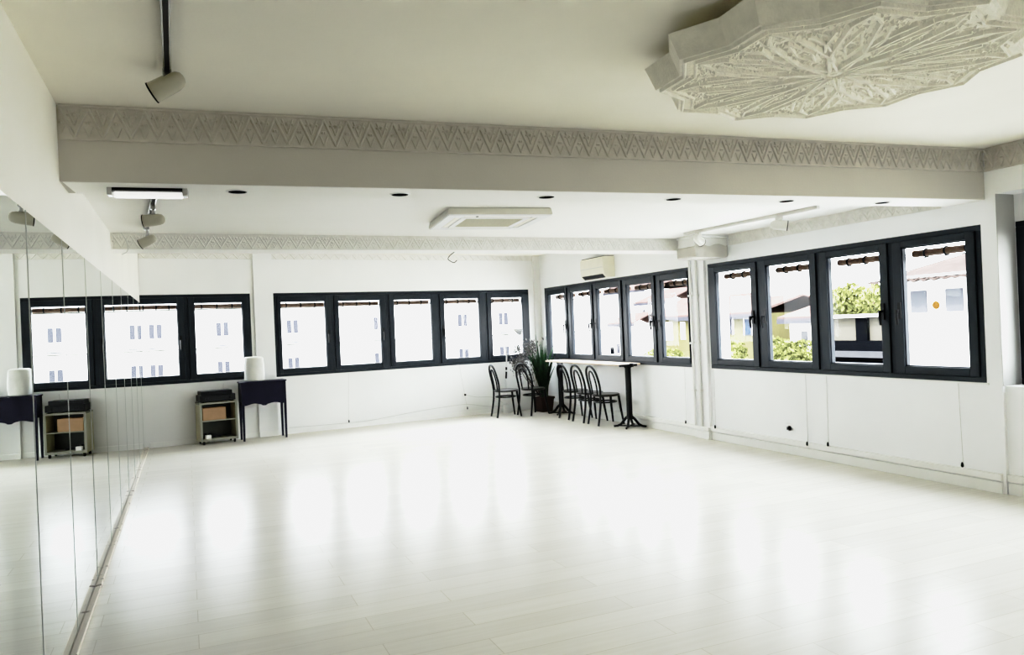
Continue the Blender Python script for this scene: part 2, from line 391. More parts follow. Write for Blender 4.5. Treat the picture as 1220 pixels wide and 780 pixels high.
# thin white sills
w = MB(); w.box(W2[0]-.01, W2[1]+.01, -.012, 0, ZW0-.014, ZW0-.001); w.box(-.57, W1[1]+.01, -.012, 0, ZW0-.014, ZW0-.001)
struct(w.build('trim_14', M_trim, loc=BL0, rotz=BROT))
w = MB(); w.box(R2[0], R2[1], -.014, 0, ZW0-.016, ZW0-.001); w.box(R3[0], R3[1]+.02, -.014, 0, ZW0-.016, ZW0-.001)
struct(w.build('trim_15', M_trim, loc=RL0, rotz=RROT))

# rolled blinds hanging outside the panes
ORD = ['first', 'second', 'third', 'fourth', 'fifth']
def rolled_blind(a, c, zt, loc, rotz, label, dd=.17, hang=.065):
    t = thing('rolled_blind', label, 'blind', loc, rotz, 'rolled-up blinds outside the panes')
    L = c-a
    b_ = MB()
    for k in range(7):
        ang = 2*PI*k/7
        b_.tube([(a-.02, dd+.018*math.cos(ang), zt-hang+.03+.019*math.sin(ang)), (c+.02, dd+.018*math.cos(ang), zt-hang+.03+.019*math.sin(ang))], .014, 6)
    b_.build('slats', M_blind, t, smooth=True)
    rl = MB(); rl.box(a-.02, c+.02, dd-.034, dd-.020, zt-hang-.018, zt-hang-.008); rl.build('bottom_rail', M_black, t)
    for k in range(3):
        x = a+L*(.18+.32*k)
        s_ = MB(); s_.tube([(x, dd+.036*math.cos(q), zt-hang+.03+.037*math.sin(q)) for q in [2*PI*j/12 for j in range(12)]], .009, 6, closed=True)
        s_.build('strap', M_black, t, smooth=True)
    hb = MB(); hb.box(a-.02, c+.02, dd-.03, dd+.03, zt+.045, zt+.075); hb.build('head_rail', M_rail, t)
for i, (a, c) in enumerate(((-.63, -.103), (.121, .788))):
    rolled_blind(B_(a), B_(c), 2.03, BL0, BROT, ['rolled-up slatted blind outside the pane next to the mirror, left back window', 'rolled-up slatted blind outside the right pane of the left back window'][i])
for i, (a, c) in enumerate(P2): rolled_blind(B_(a), B_(c), 2.02, BL0, BROT, 'rolled-up slatted blind outside %s pane from the left, long back window' % ORD[i])
for i, (a, c) in enumerate(P3): rolled_blind(rs(a), rs(c), 2.035, RL0, RROT, 'rolled-up blind outside %s pane from the corner, window above bar table' % ORD[i])
for i, (a, c) in enumerate(P4): rolled_blind(rs(a), rs(c), 2.055, RL0, RROT, 'rolled-up blind outside %s pane from the white pipes, near right window' % ORD[i], hang=.075)
# orange round sticker on the nearest pane
st = MB(); st.lathe([(.001, 0), (.036, 0), (.036, .001), (.001, .001)], 24, Matrix.Translation((XR+.014, 4.63, 1.535)) @ Matrix.Rotation(PI/2, 4, 'Y'))
tag(st.build('sticker', M_orange), 'small round orange sticker on the nearest right window pane', 'sticker')

# ------------------------------------------------------------------ mirrors
edges = [-.29+.9625*i for i in range(13)]
edges = [e for e in edges if e < 11.6] + [11.912]
far = len(edges)-1
ONAME = ['nearest the camera', 'second', 'third', 'fourth', 'fifth', 'sixth', 'seventh', 'eighth', 'ninth', 'tenth', 'eleventh', 'twelfth', 'thirteenth']
for i in range(far):
    k = far-1-i
    nm = 'narrow last mirror panel on the left wall touching the back corner' if k == 0 else 'tall frameless mirror panel on left wall, %s from the back corner' % ONAME[k]
    mbb = MB(); mbb.box(XL-.011, XL, edges[i]+.0025, edges[i+1]-.0025, .024, 2.0476)
    mo = tag(mbb.build('mirror_panel', M_mirror, bevel=.0012), nm, 'mirror', 'mirror panels along the left wall')
    if i: MB().box(XL-.010, XL+.0018, edges[i]-.002, edges[i]+.0022, .024, 2.0476).build('edge_seam', M_seam, mo)

# ------------------------------------------------------------------ ceiling medallion
MC = Vector((2.76, 2.60, 2.60)); RT = .80; RN = .715; A0 = R(-5)
t = thing('ceiling_medallion', 'large twelve pointed star plaster plaque carved with rosette, hung below front ceiling', 'medallion', MC)
def star(rt, rn): return [((rt if k % 2 == 0 else rn)*math.cos(A0+k*PI/12), (rt if k % 2 == 0 else rn)*math.sin(A0+k*PI/12)) for k in range(24)]
lo, hi = star(RT, RN), star(RT*1.06, RN*1.06)
w = MB(); w.add([(x, y, 0) for x, y in lo]+[(x, y, .105) for x, y in hi], [tuple(range(23, -1, -1)), tuple(range(24, 48))]+[(i, (i+1) % 24, 24+(i+1) % 24, 24+i) for i in range(24)])
w.build('plaque_body', M_plaster, t)
MB().lathe([(.10, .105), (.10, .176)], 16).build('hanger', M_plaster, t)
for a in range(4): MB().lathe([(.03, .105), (.03, .176)], 10, Matrix.Translation((.45*math.cos(a*PI/2+.3), .45*math.sin(a*PI/2+.3), 0))).build('hanger', M_plaster, t)
N_ = (0, 0, -1)
w = MB()
def pol(r, a): return (r*math.cos(A0+a), r*math.sin(A0+a), 0)
for ring in (.97, .90):
    pts = [(x*ring, y*ring, 0) for x, y in lo]
    for i in range(24): w.bar(pts[i], pts[(i+1) % 24], .016, .014, N_)
for k in range(12):
    a = k*PI/6; h = PI/12
    # long kite petals and crossing straps of the rosette
    for s_ in (-1, 1):
        w.bar(pol(.06, a), pol(.27, a+s_*h*.98), .024, .018, N_)
        w.bar(pol(.27, a+s_*h*.98), pol(.60, a+s_*h*.34), .024, .018, N_)
        w.bar(pol(.60, a+s_*h*.34), pol(.70, a), .022, .016, N_)
        w.bar(pol(.44, a+s_*h*.98), pol(.575, a+s_*h*.66), .022, .017, N_)
        w.bar(pol(.44, a+s_*h*.98), pol(.34, a+s_*h*.86), .018, .016, N_)
        w.bar(pol(.24, a), pol(.36, a+s_*h*.34), .016, .013, N_); w.bar(pol(.36, a+s_*h*.34), pol(.54, a), .016, .013, N_)
    w.bar(pol(.06, a), pol(.06, a+PI/6), .012, .012, N_)
w.build('strapwork', M_plaster, t)
w = MB(); rnd = random.Random(3)
for k in range(1500):
    rr_ = math.sqrt(rnd.uniform(.012, .47)); a = rnd.uniform(0, 2*PI)
    q = rnd.uniform(.009, .019); th = rnd.uniform(0, PI); cx, cy = rr_*math.cos(a), rr_*math.sin(a)
    e1 = Vector((math.cos(th), math.sin(th), 0)); e2 = Vector((-math.sin(th), math.cos(th), 0)); c0 = Vector((cx, cy, 0))
    w.add([c0+e1*q*1.5, c0+e2*q*.7, c0-e1*q*1.5, c0-e2*q*.7, c0+Vector((0, 0, -.011))], [(0,1,4), (1,2,4), (2,3,4), (3,0,4)])
w.lathe([(.04, 0), (.034, -.010), (.02, -.012), (.012, -.017), (.001, -.018)], 12)
w.build('floral_relief', M_plaster, t)

# ------------------------------------------------------------------ ceiling fittings
def track(x0, y0, x1, y1, z, label, mat, slot=True):
    L = math.hypot(x1-x0, y1-y0); t = thing('light_track', label, 'light track', (x0, y0, z), math.atan2(y1-y0, x1-x0))
    w = MB(); w.box(0, L, -.018, -.010, -.03, 0); w.box(0, L, .010, .018, -.03, 0); w.box(0, L, -.010, .010, -.008, 0); w.build('rail', mat, t, bevel=.002)
    w = MB(); w.box(.002, L-.002, -.010, .010, -.024, -.008); w.build('slot', M_black if slot else M_wtrack, t)
    for q in (0, L-.03): MB().box(q-.006, q+.036, -.02, .02, -.032, 0).build('end_cap', mat, t, bevel=.003)
track(0.0, 1.2, -.035, 3.93, ZC, 'steel lighting track on front ceiling near the mirror wall', M_track)
track(-.13, 5.2, -.28, 7.2, ZM, 'steel lighting track on lower ceiling near the mirror wall', M_track)
track(5.255, 7.18, 5.325, 5.27, ZM, 'white lighting track on lower ceiling near the right wall', M_wtrack, False)
def spotlight(p, ztop, direction, label, mat, sc=1.0):
    d = Vector(direction).normalized(); t = thing('track_spotlight', label, 'spotlight', p, 0, 'track spotlights')
    Q = d.to_track_quat('Z', 'Y').to_matrix().to_4x4() @ Matrix.Scale(sc, 4)
    w = MB(); w.lathe([(.012, -.098), (.030, -.092), (.044, -.075), (.052, -.045), (.055, 0), (.057, .085), (.052, .085), (.050, .02), (.01, .0)], 24, Q)
    w.build('lamp_head', mat, t, smooth=True)
    w = MB(); w.lathe([(.052, .084), (.059, .084), (.060, .092), (.052, .094)], 24, Q, closed=True); w.build('rim', M_black, t, smooth=True)
    w = MB(); w.lathe([(.001, .03), (.048, .03), (.050, .078), (.001, .060)], 20, Q); w.build('lens', M_black, t, smooth=True)
    h = ztop-p[2]
    w = MB(); w.tube([(0, 0, .045*sc), (0, 0, h-.034)], .011, 10); w.box(-.016, .016, -.035, .035, h-.062, h-.0325); w.tube([(0, -.02, .05*sc), (0, .02, .05*sc)], .014, 10)
    w.build('stem', M_track if mat is M_spot else mat, t, smooth=True)
spotlight((-.035, 3.875, 2.69), ZC, (-.84, .22, -.46), 'beige cylindrical spotlight at the end of front ceiling track, pointing left', M_spot, .86)
spotlight((-.178, 5.88, 2.352), ZM, (-.96, .2, -.10), 'beige spotlight on lower left track, the nearer and higher one', M_spot, .76)
spotlight((-.262, 6.96, 2.335), ZM, (-.85, .2, -.42), 'beige spotlight on lower left track, close against far frieze beam', M_spot, .72)
spotlight((5.285, 5.72, 2.372), ZM, (.7, -.6, -.15), 'white spotlight on right lighting track in front of the frieze', M_wspot, .85)
spotlight((5.262, 6.95, 2.385), ZM, (.72, .3, -.35), 'white spotlight on right lighting track beside the grey corbel', M_wspot, .85)
# recessed downlights under the front beam
DLN = ['leftmost recessed black downlight under front beam', 'second recessed black downlight from left under front beam', 'third recessed downlight from left under front beam, above the air cassette',
       'third recessed downlight from right under front beam', 'second recessed downlight from right under front beam', 'rightmost recessed downlight under front beam, nearest the right windows']
for i, x in enumerate((.311, 1.272, 2.263, 3.235, 4.207, 5.122)):
    t = thing('downlight', DLN[i], 'downlight', (x, 4.5878-.0741*x+.19, 2.368), B1R, 'recessed downlights under the front beam')
    w = MB(); w.lathe([(.0535, -.001), (.066, -.001), (.064, -.006), (.0545, -.0075)], 28, closed=True); w.build('trim_ring', M_trim, t, smooth=True)
    w = MB(); w.lathe([(.001, -.0008), (.053, -.0008), (.052, -.007), (.001, -.006)], 28); w.build('lamp_recess', M_recess, t)
# small emergency strip light
t = thing('strip_light', 'lit strip light with black body and white diffuser under left end of front beam', 'strip light', (-.165, 4.76, 2.368), B1R)
w = MB(); w.box(-.20, .20, -.035, .045, -.018, .002); w.build('housing', M_black, t, bevel=.004)
w = MB(); w.box(-.178, .178, -.004, .044, -.052, -.018); w.build('diffuser', M_diff, t, bevel=.008)
for q in (-.206, .18): MB().box(q, q+.026, -.037, .047, -.045, -.001).build('end_cap', M_track, t, bevel=.003)
# ceiling cassette air conditioner
t = thing('ceiling_cassette', 'square white air conditioning cassette on the lower ceiling', 'air conditioner', (2.475, 6.225, 2.42), R(-7.1))
H_ = .45
w = MB(); w.add([(-H_,-H_,.010), (H_,-H_,.010), (H_,H_,.010), (-H_,H_,.010), (-H_+.012,-H_+.012,.066), (H_-.012,-H_+.012,.066), (H_-.012,H_-.012,.066), (-H_+.012,H_-.012,.066)], [(3,2,1,0),(4,5,6,7),(0,1,5,4),(1,2,6,5),(2,3,7,6),(3,0,4,7)])
w.build('casing', M_acw, t, bevel=.008)
w = MB()
g = .25
for (a, c, e, f) in ((-.44,.44,-.44,-.36), (-.44,.44,.36,.44), (-.44,-.36,-.36,.36), (.36,.44,-.36,.36)): w.box(a, c, e, f, 0, .012)
for (a, c, e, f) in ((-.30,.30,-.30,-g), (-.30,.30,g,.30), (-.30,-g,-g,g), (g,.30,-g,g)): w.box(a, c, e, f, 0, .012)
for sx in (-1, 1):
    for sy in (-1, 1): w.box(min(sx*.30, sx*.36), max(sx*.30, sx*.36), min(sy*.30, sy*.36), max(sy*.30, sy*.36), 0, .012)
w.build('face_panel', M_white, t, bevel=.003)
for k in range(4):
    w = MB(); w.box(-.285, .285, -.352, -.308, .003, .009, Matrix.Rotation(k*PI/2, 4, 'Z')); w.build('louvre', M_ac, t, bevel=.002)
w = MB()
for k in range(20): w.box(-g, g, -g+k*.025+.002, -g+k*.025+.017, .002, .010)
for k in range(6): w.box(-g+k*.1-.004, -g+k*.1+.004, -g, g, .006, .012)
w.build('return_grille', M_grille, t)
w = MB(); w.lathe([(.012, -.004), (.012, .002)], 12, Matrix.Translation((-.19, -.385, 0))); w.build('receiver_eye', M_black, t)
# split unit above far right window
t = thing('wall_air_conditioner', 'ivory split air conditioner on right wall above the window near the corner', 'air conditioner', (XR, 9.93, 2.19))
w = MB(); w.prism([(0, 0), (-.14, 0), (-.19, .05), (-.205, .16), (-.20, .29), (-.18, .315), (0, .315)], 0, .72, 'y'); w.build('casing', M_ac, t, bevel=.008)
w = MB(); w.prism([(-.145, -.004), (-.195, .046), (-.19, .052), (-.14, .004)], .04, .68, 'y'); w.build('outlet_louvre', M_black, t)
w = MB(); w.box(-.175, -.01, .01, .71, .315, .323); w.build('top_grille', M_black, t)
w = MB(); w.box(-.210, -.205, .02, .70, .150, .158); w.build('panel_seam', M_cord, t)

# dangling wires
def wire(name, pts, r_, label, mat=M_cord, cat='wire'):
    return tag(MB().tube(arc(pts, 30), r_, 6).build(name, mat, smooth=True), label, cat)
wire('dangling_wire', [(-.50, 7.635, 2.492), (-.47, 7.62, 2.44), (-.45, 7.62, 2.38), (-.455, 7.62, 2.32), (-.50, 7.62, 2.29)], .004, 'loose wire hanging in front of far beam beside the mirror wall')
wire('dangling_wire', [(2.72, 7.85, 2.345), (2.66, 7.85, 2.30), (2.64, 7.85, 2.26), (2.70, 7.85, 2.225), (2.74, 7.85, 2.25)], .004, 'loose curl of wire hanging from underside of far beam at mid room', M_black)

# ------------------------------------------------------------------ cords, sockets, cable
def blind_cord(s, z0, z1, loc, rotz, label, dx=0.0):
    t = thing('blind_cord', label, 'blind cord', loc, rotz, 'blind pull cords below the windows')
    w = MB(); w.tube([(s, -.016, z1), (s+dx*.5, -.02, (z0+z1)/2), (s+dx, -.022, z0)], .0024, 6); w.build('cord', M_cord, t)
    w = MB(); w.lathe([(.004, .022), (.010, .010), (.012, -.012), (.006, -.022)], 10, Matrix.Translation((s+dx, -.034, z0))); w.build('weight', M_black, t, smooth=True)
blind_cord(B_(2.358), .11, .87, BL0, BROT, 'thin pull cord under second pane of the long back window', -.03)
blind_cord(B_(4.299), .135, .87, BL0, BROT, 'thin slanting pull cord on back wall, left of the chairs', .112)
for (Ya, z0, lb, dx) in ((8.26, .17, 'thin pull cord on right wall just beyond the white pipes', .0), (7.66, .17, 'thin pull cord on right wall just before the white pipes', .0),
                     (6.15, .15, 'left cord of the close pair under near right window', -.0), (5.867, .18, 'right cord of the close pair under near right window', .0),
                     (4.43, .19, 'crooked pull cord under the nearest pane of right window', .02)):
    blind_cord(rs(Ya), z0, .87, RL0, RROT, lb, dx)
t = thing('wall_socket', 'round dark socket on right wall below near window', 'socket', (XR, 6.427, .279), RROT)
w = MB(); w.lathe([(.001, 0), (.030, 0), (.028, -.010), (.001, -.012)], 20, Matrix.Rotation(-PI/2, 4, 'X') @ Matrix.Scale(-1, 4, (0,0,1))); w.build('cover', M_cord, t, smooth=True)
w = MB(); w.box(-.012, .012, -.034, -.010, -.016, .016); w.build('plug', M_black, t, bevel=.004)
t = thing('wall_socket', 'small black socket on back wall left of the chairs', 'socket', (4.384, 12.0004+BSL*4.384, .365), BROT)
w = MB(); w.box(-.035, .035, -.010, 0, -.035, .035); w.build('cover', M_trim, t, bevel=.004)
w = MB(); w.box(-.014, .014, -.035, -.008, -.016, .016); w.build('plug', M_black, t, bevel=.004)
bw = lambda X, dd, z: (X, 12.0004+BSL*X-dd, z)
wire('floor_cable', [bw(1.4, .03, .10), bw(2.0, .03, .088), bw(2.6, .03, .085), bw(3.0, .03, .115), bw(3.5, .03, .16), bw(4.0, .03, .19), bw(4.41, .035, .20), bw(4.8, .03, .13), bw(5.15, .045, .11)], .004, 'thin grey cable drooping along the foot of the back wall', cat='cable')
wire('plug_cable', [bw(4.40, .045, .36), bw(4.6, .03, .31), bw(4.9, .03, .28), bw(5.10, .04, .17)], .004, 'thin grey cable from back wall socket toward the floor lamp', cat='cable')

# ------------------------------------------------------------------ chairs
def make_chair(label):
    t = thing('bentwood_chair', label, 'chair', group='black bentwood cafe chairs')
    w = MB(); w.lathe([(.001, .452), (.16, .450), (.192, .456), (.203, .450), (.205, .435), (.198, .420), (.17, .418), (.001, .425)], 32); w.build('seat', M_seat, t, smooth=True)
    for s_ in (-1, 1):
        w = MB(); w.tube([(.145, s_*.125, .425), (.160, s_*.140, .25), (.195, s_*.165, 0)], [.019,.018,.014], 10); w.build('leg', M_blackmetal, t, smooth=True)
        w = MB(); w.tube(arc([(-.172, s_*.155, .46), (-.178, s_*.155, .30), (-.20, s_*.160, .15), (-.228, s_*.165, 0)], 9), .0165, 10); w.build('leg', M_blackmetal, t, smooth=True)
    P = [(-.172, -.155, .44), (-.185, -.172, .56), (-.212, -.172, .68), (-.238, -.145, .79), (-.252, -.08, .855), (-.256, 0, .875)]
    P = P+[(x, -y, z) for x, y, z in P[-2::-1]]
    w = MB(); w.tube(arc(P, 44), .0165, 10); w.build('back_hoop', M_blackmetal, t, smooth=True)
    P = [(-.178, -.075, .44), (-.195, -.085, .58), (-.222, -.078, .70), (-.240, -.045, .775), (-.245, 0, .795)]
    P = P+[(x, -y, z) for x, y, z in P[-2::-1]]
    w = MB(); w.tube(arc(P, 36), .0125, 8); w.build('inner_hoop', M_blackmetal, t, smooth=True)
    w = MB(); w.tube([(.168*math.cos(q)-.012, .158*math.sin(q), .335) for q in [2*PI*k/28 for k in range(28)]], .012, 8, closed=True); w.build('stretcher_ring', M_blackmetal, t, smooth=True)
    return t
ch = make_chair('black bentwood chair at far left of the group, in front of the floor lamp')
ch.location = (4.925, 11.88, 0); ch.rotation_euler = (0, 0, R(-4))
dup(ch, (5.40, 11.83, 0), R(20), 'black bentwood chair directly in front of the brown plant pot')
dup(ch, (5.705, 10.86, 0), R(0), 'black bentwood chair at the bar table, farthest of three, beside far pedestal')
dup(ch, (5.690, 10.36, 0), R(2), 'black bentwood chair in the middle of three at the bar table')
dup(ch, (5.705, 9.90, 0), R(-2), 'black bentwood chair at the bar table closest to the near pedestal')

# bar table
t = thing('bar_table', 'long narrow bar table with pale top and two black pedestals under right window', 'table', (5.77, 9.36, 0))
w = MB(); w.box(-.19, .17, -.07, 2.32, .885, .912); w.build('table_top', M_tabletop, t, bevel=.005)
for yy in (0, 2.15):
    w = MB(); w.lathe([(.052, .12), (.046, .16), (.043, .20), (.043, .84), (.055, .86), (.06, .884)], 20, Matrix.Translation((0, yy, 0))); p = w.build('pedestal', M_blackmetal, t, smooth=True)
    for k in range(4):
        A = Matrix.Translation((0, yy, 0)) @ Matrix.Rotation(k*PI/2+PI/4, 4, 'Z')
        w = MB(); w.tube([(.02, 0, .165), (.07, 0, .12), (.13, 0, .045), (.18, 0, .022), (.235, 0, .016)], [.020,.020,.019,.017,.015], 8, M=A); w.box(.01, .16, -.006, .006, .014, .032, A); w.build('foot', M_blackmetal, p, smooth=True)
w = MB(); w.box(-.19, .10, -.095, -.071, .872, .905); w.tube([(.0, -.10, .865), (.0, -.10, .915)], .03, 12); w.build('end_bracket', M_blackmetal, t, bevel=.003)

# ------------------------------------------------------------------ plants
t = thing('potted_plant', 'tall sword leaved plant with greyish shrub in brown square pot in room corner', 'plant', (5.715, 12.08, 0), R(8))
w = MB(); w.add([(-.105,-.105,0),(.105,-.105,0),(.105,.105,0),(-.105,.105,0),(-.128,-.128,.225),(.128,-.128,.225),(.128,.128,.225),(-.128,.128,.225),(-.14,-.14,.225),(.14,-.14,.225),(.14,.14,.225),(-.14,.14,.225),(-.14,-.14,.262),(.14,-.14,.262),(.14,.14,.262),(-.14,.14,.262),
    (-.118,-.118,.262),(.118,-.118,.262),(.118,.118,.262),(-.118,.118,.262),(-.112,-.112,.235),(.112,-.112,.235),(.112,.112,.235),(-.112,.112,.235)],
    [(3,2,1,0)]+[(b_+i, b_+(i+1) % 4, b_+4+(i+1) % 4, b_+4+i) for b_ in (0,4,8,12,16) for i in range(4)]+[(20,21,22,23)]); w.build('pot', M_pot, t)
w = MB(); w.box(-.114, .114, -.114, .114, .23, .244); w.build('soil', M_soil, t)
w = MB(); rnd = random.Random(11)
for k in range(90):
    a = rnd.uniform(0, 2*PI); L = rnd.uniform(.45, 1.0)
    if k < 5: L = rnd.uniform(1.0, 1.14)
    lean = rnd.uniform(.06, .36)*(1 if k > 4 else .35); b0 = Vector((.07*math.cos(a)*rnd.random(), .07*math.sin(a)*rnd.random(), .235))
    dirv = Vector((math.cos(a), math.sin(a), 0)); side = Vector((-math.sin(a), math.cos(a), 0)); tw = rnd.uniform(-1, 1)
    side = (side*math.cos(tw)+dirv*math.sin(tw)); wd = rnd.uniform(.022, .036); vs = []; fs = []; n = 8
    dirv = Vector((dirv.x*.95, dirv.y*.5, 0))
    for j in range(n+1):
        u = j/n; c0 = b0+Vector((0, 0, L*u*(1-.12*lean*u)))+dirv*(lean*L*(u**1.8))
        ww = wd*(.55+.9*u-1.45*u**3) if u < 1 else .001
        vs += [c0-side*ww, c0+Vector((dirv.x, dirv.y, 0))*-.006, c0+side*ww]
    for j in range(n):
        for q in (0, 1): fs.append((j*3+q, j*3+q+1, j*3+q+4, j*3+q+3))
    w.add(vs, fs)
w.build('leaves', M_leaf, t, smooth=True)
SO = Vector((-.055, -.01, .243))
w = MB(); rnd = random.Random(5); tips = []
for k in range(7):
    a = rnd.uniform(-.5, .5); top = Vector((-.21+rnd.uniform(-.16, .14), .10+rnd.uniform(-.08, .10), rnd.uniform(.55, .90)))
    mid = top*.5+Vector((rnd.uniform(-.04, .0), 0, .0)); mid.z = .30
    w.tube(arc([SO, mid+SO, top+SO], 8), [.007]*4+[.006]*4+[.004], 6); tips.append(top+SO)
w.build('shrub_stems', M_stem, t, smooth=True)
w = MB()
for k in range(900):
    tp = rnd.choice(tips); c0 = tp+Vector((rnd.gauss(0, .05), rnd.gauss(0, .05), rnd.gauss(-.03, .07)))
    E3 = Euler((rnd.uniform(-1.2, 1.2), rnd.uniform(-1.2, 1.2), rnd.uniform(0, 6.28))).to_matrix(); L = rnd.uniform(.020, .040)
    vs = [c0+E3 @ Vector(p) for p in ((-L, 0, 0), (0, -L*.45, .004), (L, 0, -.004), (0, L*.45, .004))]
    w.add(vs, [(0, 1, 2, 3)])
for k in range(90):
    tp = rnd.choice(tips[:3]); f0 = rnd.uniform(.45, .95); c0 = SO+(tp-SO)*f0+Vector((rnd.gauss(0, .03), rnd.gauss(0, .03), 0)); L = .03
    E3 = Euler((rnd.uniform(-1, 1), rnd.uniform(-1, 1), rnd.uniform(0, 6.28))).to_matrix()
    w.add([c0+E3 @ Vector(p) for p in ((-L, 0, 0), (0, -L*.4, 0), (L, 0, 0), (0, L*.4, 0))], [(0, 1, 2, 3)])
w.build('shrub_foliage', M_shrub, t)

# floor lamp
t = thing('floor_lamp', 'slim white gooseneck floor lamp with silver shade in front of back window', 'lamp', (5.14, 12.38, 0))
w = MB(); w.lathe([(.075, 0), (.078, .01), (.07, .14), (.02, .155), (.012, .17)], 24); w.build('base', M_white, t, smooth=True)
w = MB(); w.tube([(0, 0, .15), (.0, 0, .6), (.03, 0, 1.04)], .011, 10); w.build('pole', M_white, t, smooth=True)
w = MB(); w.tube([(.0, 0, .60), (.0085, 0, .72)], .016, 10); w.tube([(.010, 0, .75), (.0125, 0, .80)], .016, 10); w.build('joint', M_black, t, smooth=True)
w = MB(); w.tube(arc([(.03, 0, 1.03), (.045, 0, 1.18), (.075, 0, 1.33), (.115, 0, 1.42), (.165, 0, 1.452), (.20, 0, 1.45)], 24), .006, 8); w.build('gooseneck', M_white, t, smooth=True)
w = MB(); Q = Matrix.Translation((.19, 0, 1.452)) @ Vector((.9, -.1, -.38)).normalized().to_track_quat('Z', 'Y').to_matrix().to_4x4()
w.lathe([(.008, -.01), (.022, .005), (.035, .04), (.062, .115), (.066, .135), (.062, .135), (.055, .11), (.028, .045), (.004, .02)], 20, Q); w.build('lamp_shade', M_shade, t, smooth=True)

# ------------------------------------------------------------------ stereo cart and desk
CR = R(11)
CL = Vector((.139, 11.685, 0)); CM = Matrix.Translation(CL) @ Matrix.Rotation(CR, 4, 'Z')
t = thing('media_cart', 'small wheeled media cart with olive beige sides by the left back window', 'cart', CL, CR)
for x0, x1 in ((0, .028), (.487, .515)):
    w = MB(); w.box(x0, x1, .004, .30, .05, .575); w.build('side_panel', M_cartside, t, bevel=.004)
w = MB(); w.box(-.003, .518, 0, .302, .575, .602); w.build('top_panel', M_cartedge, t, bevel=.004)
w = MB(); w.box(.028, .487, .004, .30, .052, .085); w.build('bottom_panel', M_cartedge, t)
w = MB(); w.box(.028, .487, .010, .29, .330, .345); w.build('shelf', M_cartedge, t)
w = MB(); w.box(.028, .487, .285, .297, .085, .575); w.build('back_panel', M_cartin, t)
for x in (.045, .47):
    for y in (.04, .265):
        w = MB(); w.lathe([(.024, -.011), (.026, -.006), (.026, .006), (.024, .011)], 16, Matrix.Translation((x, y, .026)) @ Matrix.Rotation(PI/2, 4, 'Y')); w.box(x-.015, x+.015, y-.012, y+.012, .034, .052); w.build('caster', M_black, t, smooth=True)
w = MB(); w.box(.024, .026, .0, .004, .05, .575); w.box(0, .028, .0, .004, .05, .575); w.box(.487, .515, .0, .004, .05, .575); w.build('front_edging', M_cartedge, t)
def on_cart(name, boxes, mat, label, cat, base, bevel=.003):
    w = MB()
    for q in boxes: w.box(*q)
    o = w.build(name, mat, bevel=bevel); o.location = CM @ Vector(base); o.rotation_euler = (0, 0, CR); return tag(o, label, cat)
on_cart('cardboard_box', [(0, .315, 0, .22, 0, .170), (.0, .315, -.002, .22, .165, .175)], M_cardboard, 'brown box on the upper shelf of the media cart', 'box', (.045, .03, .346))
on_cart('white_box', [(0, .075, 0, .06, 0, .050), (.01, .065, -.002, 0, .008, .042)], M_white, 'tiny white box on the bottom shelf of the media cart', 'box', (.07, .018, .086))
on_cart('power_strip', [(0, .26, 0, .07, 0, .035), (.02, .06, .01, .06, .035, .07), (.09, .13, .01, .06, .035, .062)], M_black, 'black plug strip lying at back of the bottom shelf of the cart', 'power strip', (.05, .13, .086))
t = thing('stereo_receiver', 'black stereo receiver on top of the media cart', 'stereo', CM @ Vector((.01, .02, .602)), CR)
w = MB(); w.box(0, .49, 0, .26, .012, .105); w.build('casing', M_black, t, bevel=.004)
w = MB(); w.box(.02, .47, -.006, 0, .02, .098); w.build('front_panel', M_blackmetal, t, bevel=.002)
for x, r_ in ((.42, .022), (.08, .012), (.12, .012)):
    w = MB(); w.lathe([(r_, 0), (r_*.9, .016), (.002, .017)], 16, Matrix.Translation((x, -.006, .055)) @ Matrix.Rotation(PI/2, 4, 'X')); w.build('knob', M_black if r_ < .02 else M_black, t, smooth=True)
for x in (.04, .45):
    w = MB(); w.box(x-.02, x+.02, .03, .22, 0, .012); w.build('foot', M_black, t)
t = thing('disc_player', 'thin black player with aerial stacked on the stereo receiver', 'player', CM @ Vector((.03, .03, .707)), CR)
w = MB(); w.box(0, .43, 0, .23, 0, .058); w.build('casing', M_black, t, bevel=.003)
w = MB(); w.box(.12, .29, -.004, 0, .026, .046); w.build('disc_tray', M_blackmetal, t)
w = MB(); w.tube([(.35, .2, .055), (.358, .2, .14)], .004, 8); w.build('aerial', M_cord, t)

DL = Vector((.705, 11.712, 0)); DR = BROT; DM = Matrix.Translation(DL) @ Matrix.Rotation(DR, 4, 'Z')
t = thing('narrow_desk', 'narrow navy desk with deep scalloped apron and slim legs between back windows', 'desk', DL, DR)
DW, DD, DZ = .635, .27, .862
w = MB(); w.box(-.012, DW+.012, -.012, DD+.006, DZ-.022, DZ); w.build('desk_top', M_desk, t, bevel=.004)
prof = []
for k in range(25):
    u = k/24; prof.append((.03+(DW-.06)*u, .525-.012*math.sin(2*PI*u*2+PI/2)*(1 if True else 0)-(.012 if .44 < u < .56 else 0)))
w = MB(); w.prism([(.03, DZ-.022), (DW-.03, DZ-.022)][::-1][::-1]+prof[::-1], .006, .022, 'y'); w.build('apron', M_desk, t)
w = MB(); w.box(.006, .022, .03, DD-.03, .56, DZ-.022); w.box(DW-.022, DW-.006, .03, DD-.03, .56, DZ-.022); w.box(.03, DW-.03, DD-.022, DD-.008, .56, DZ-.022); w.build('side_apron', M_desk, t)
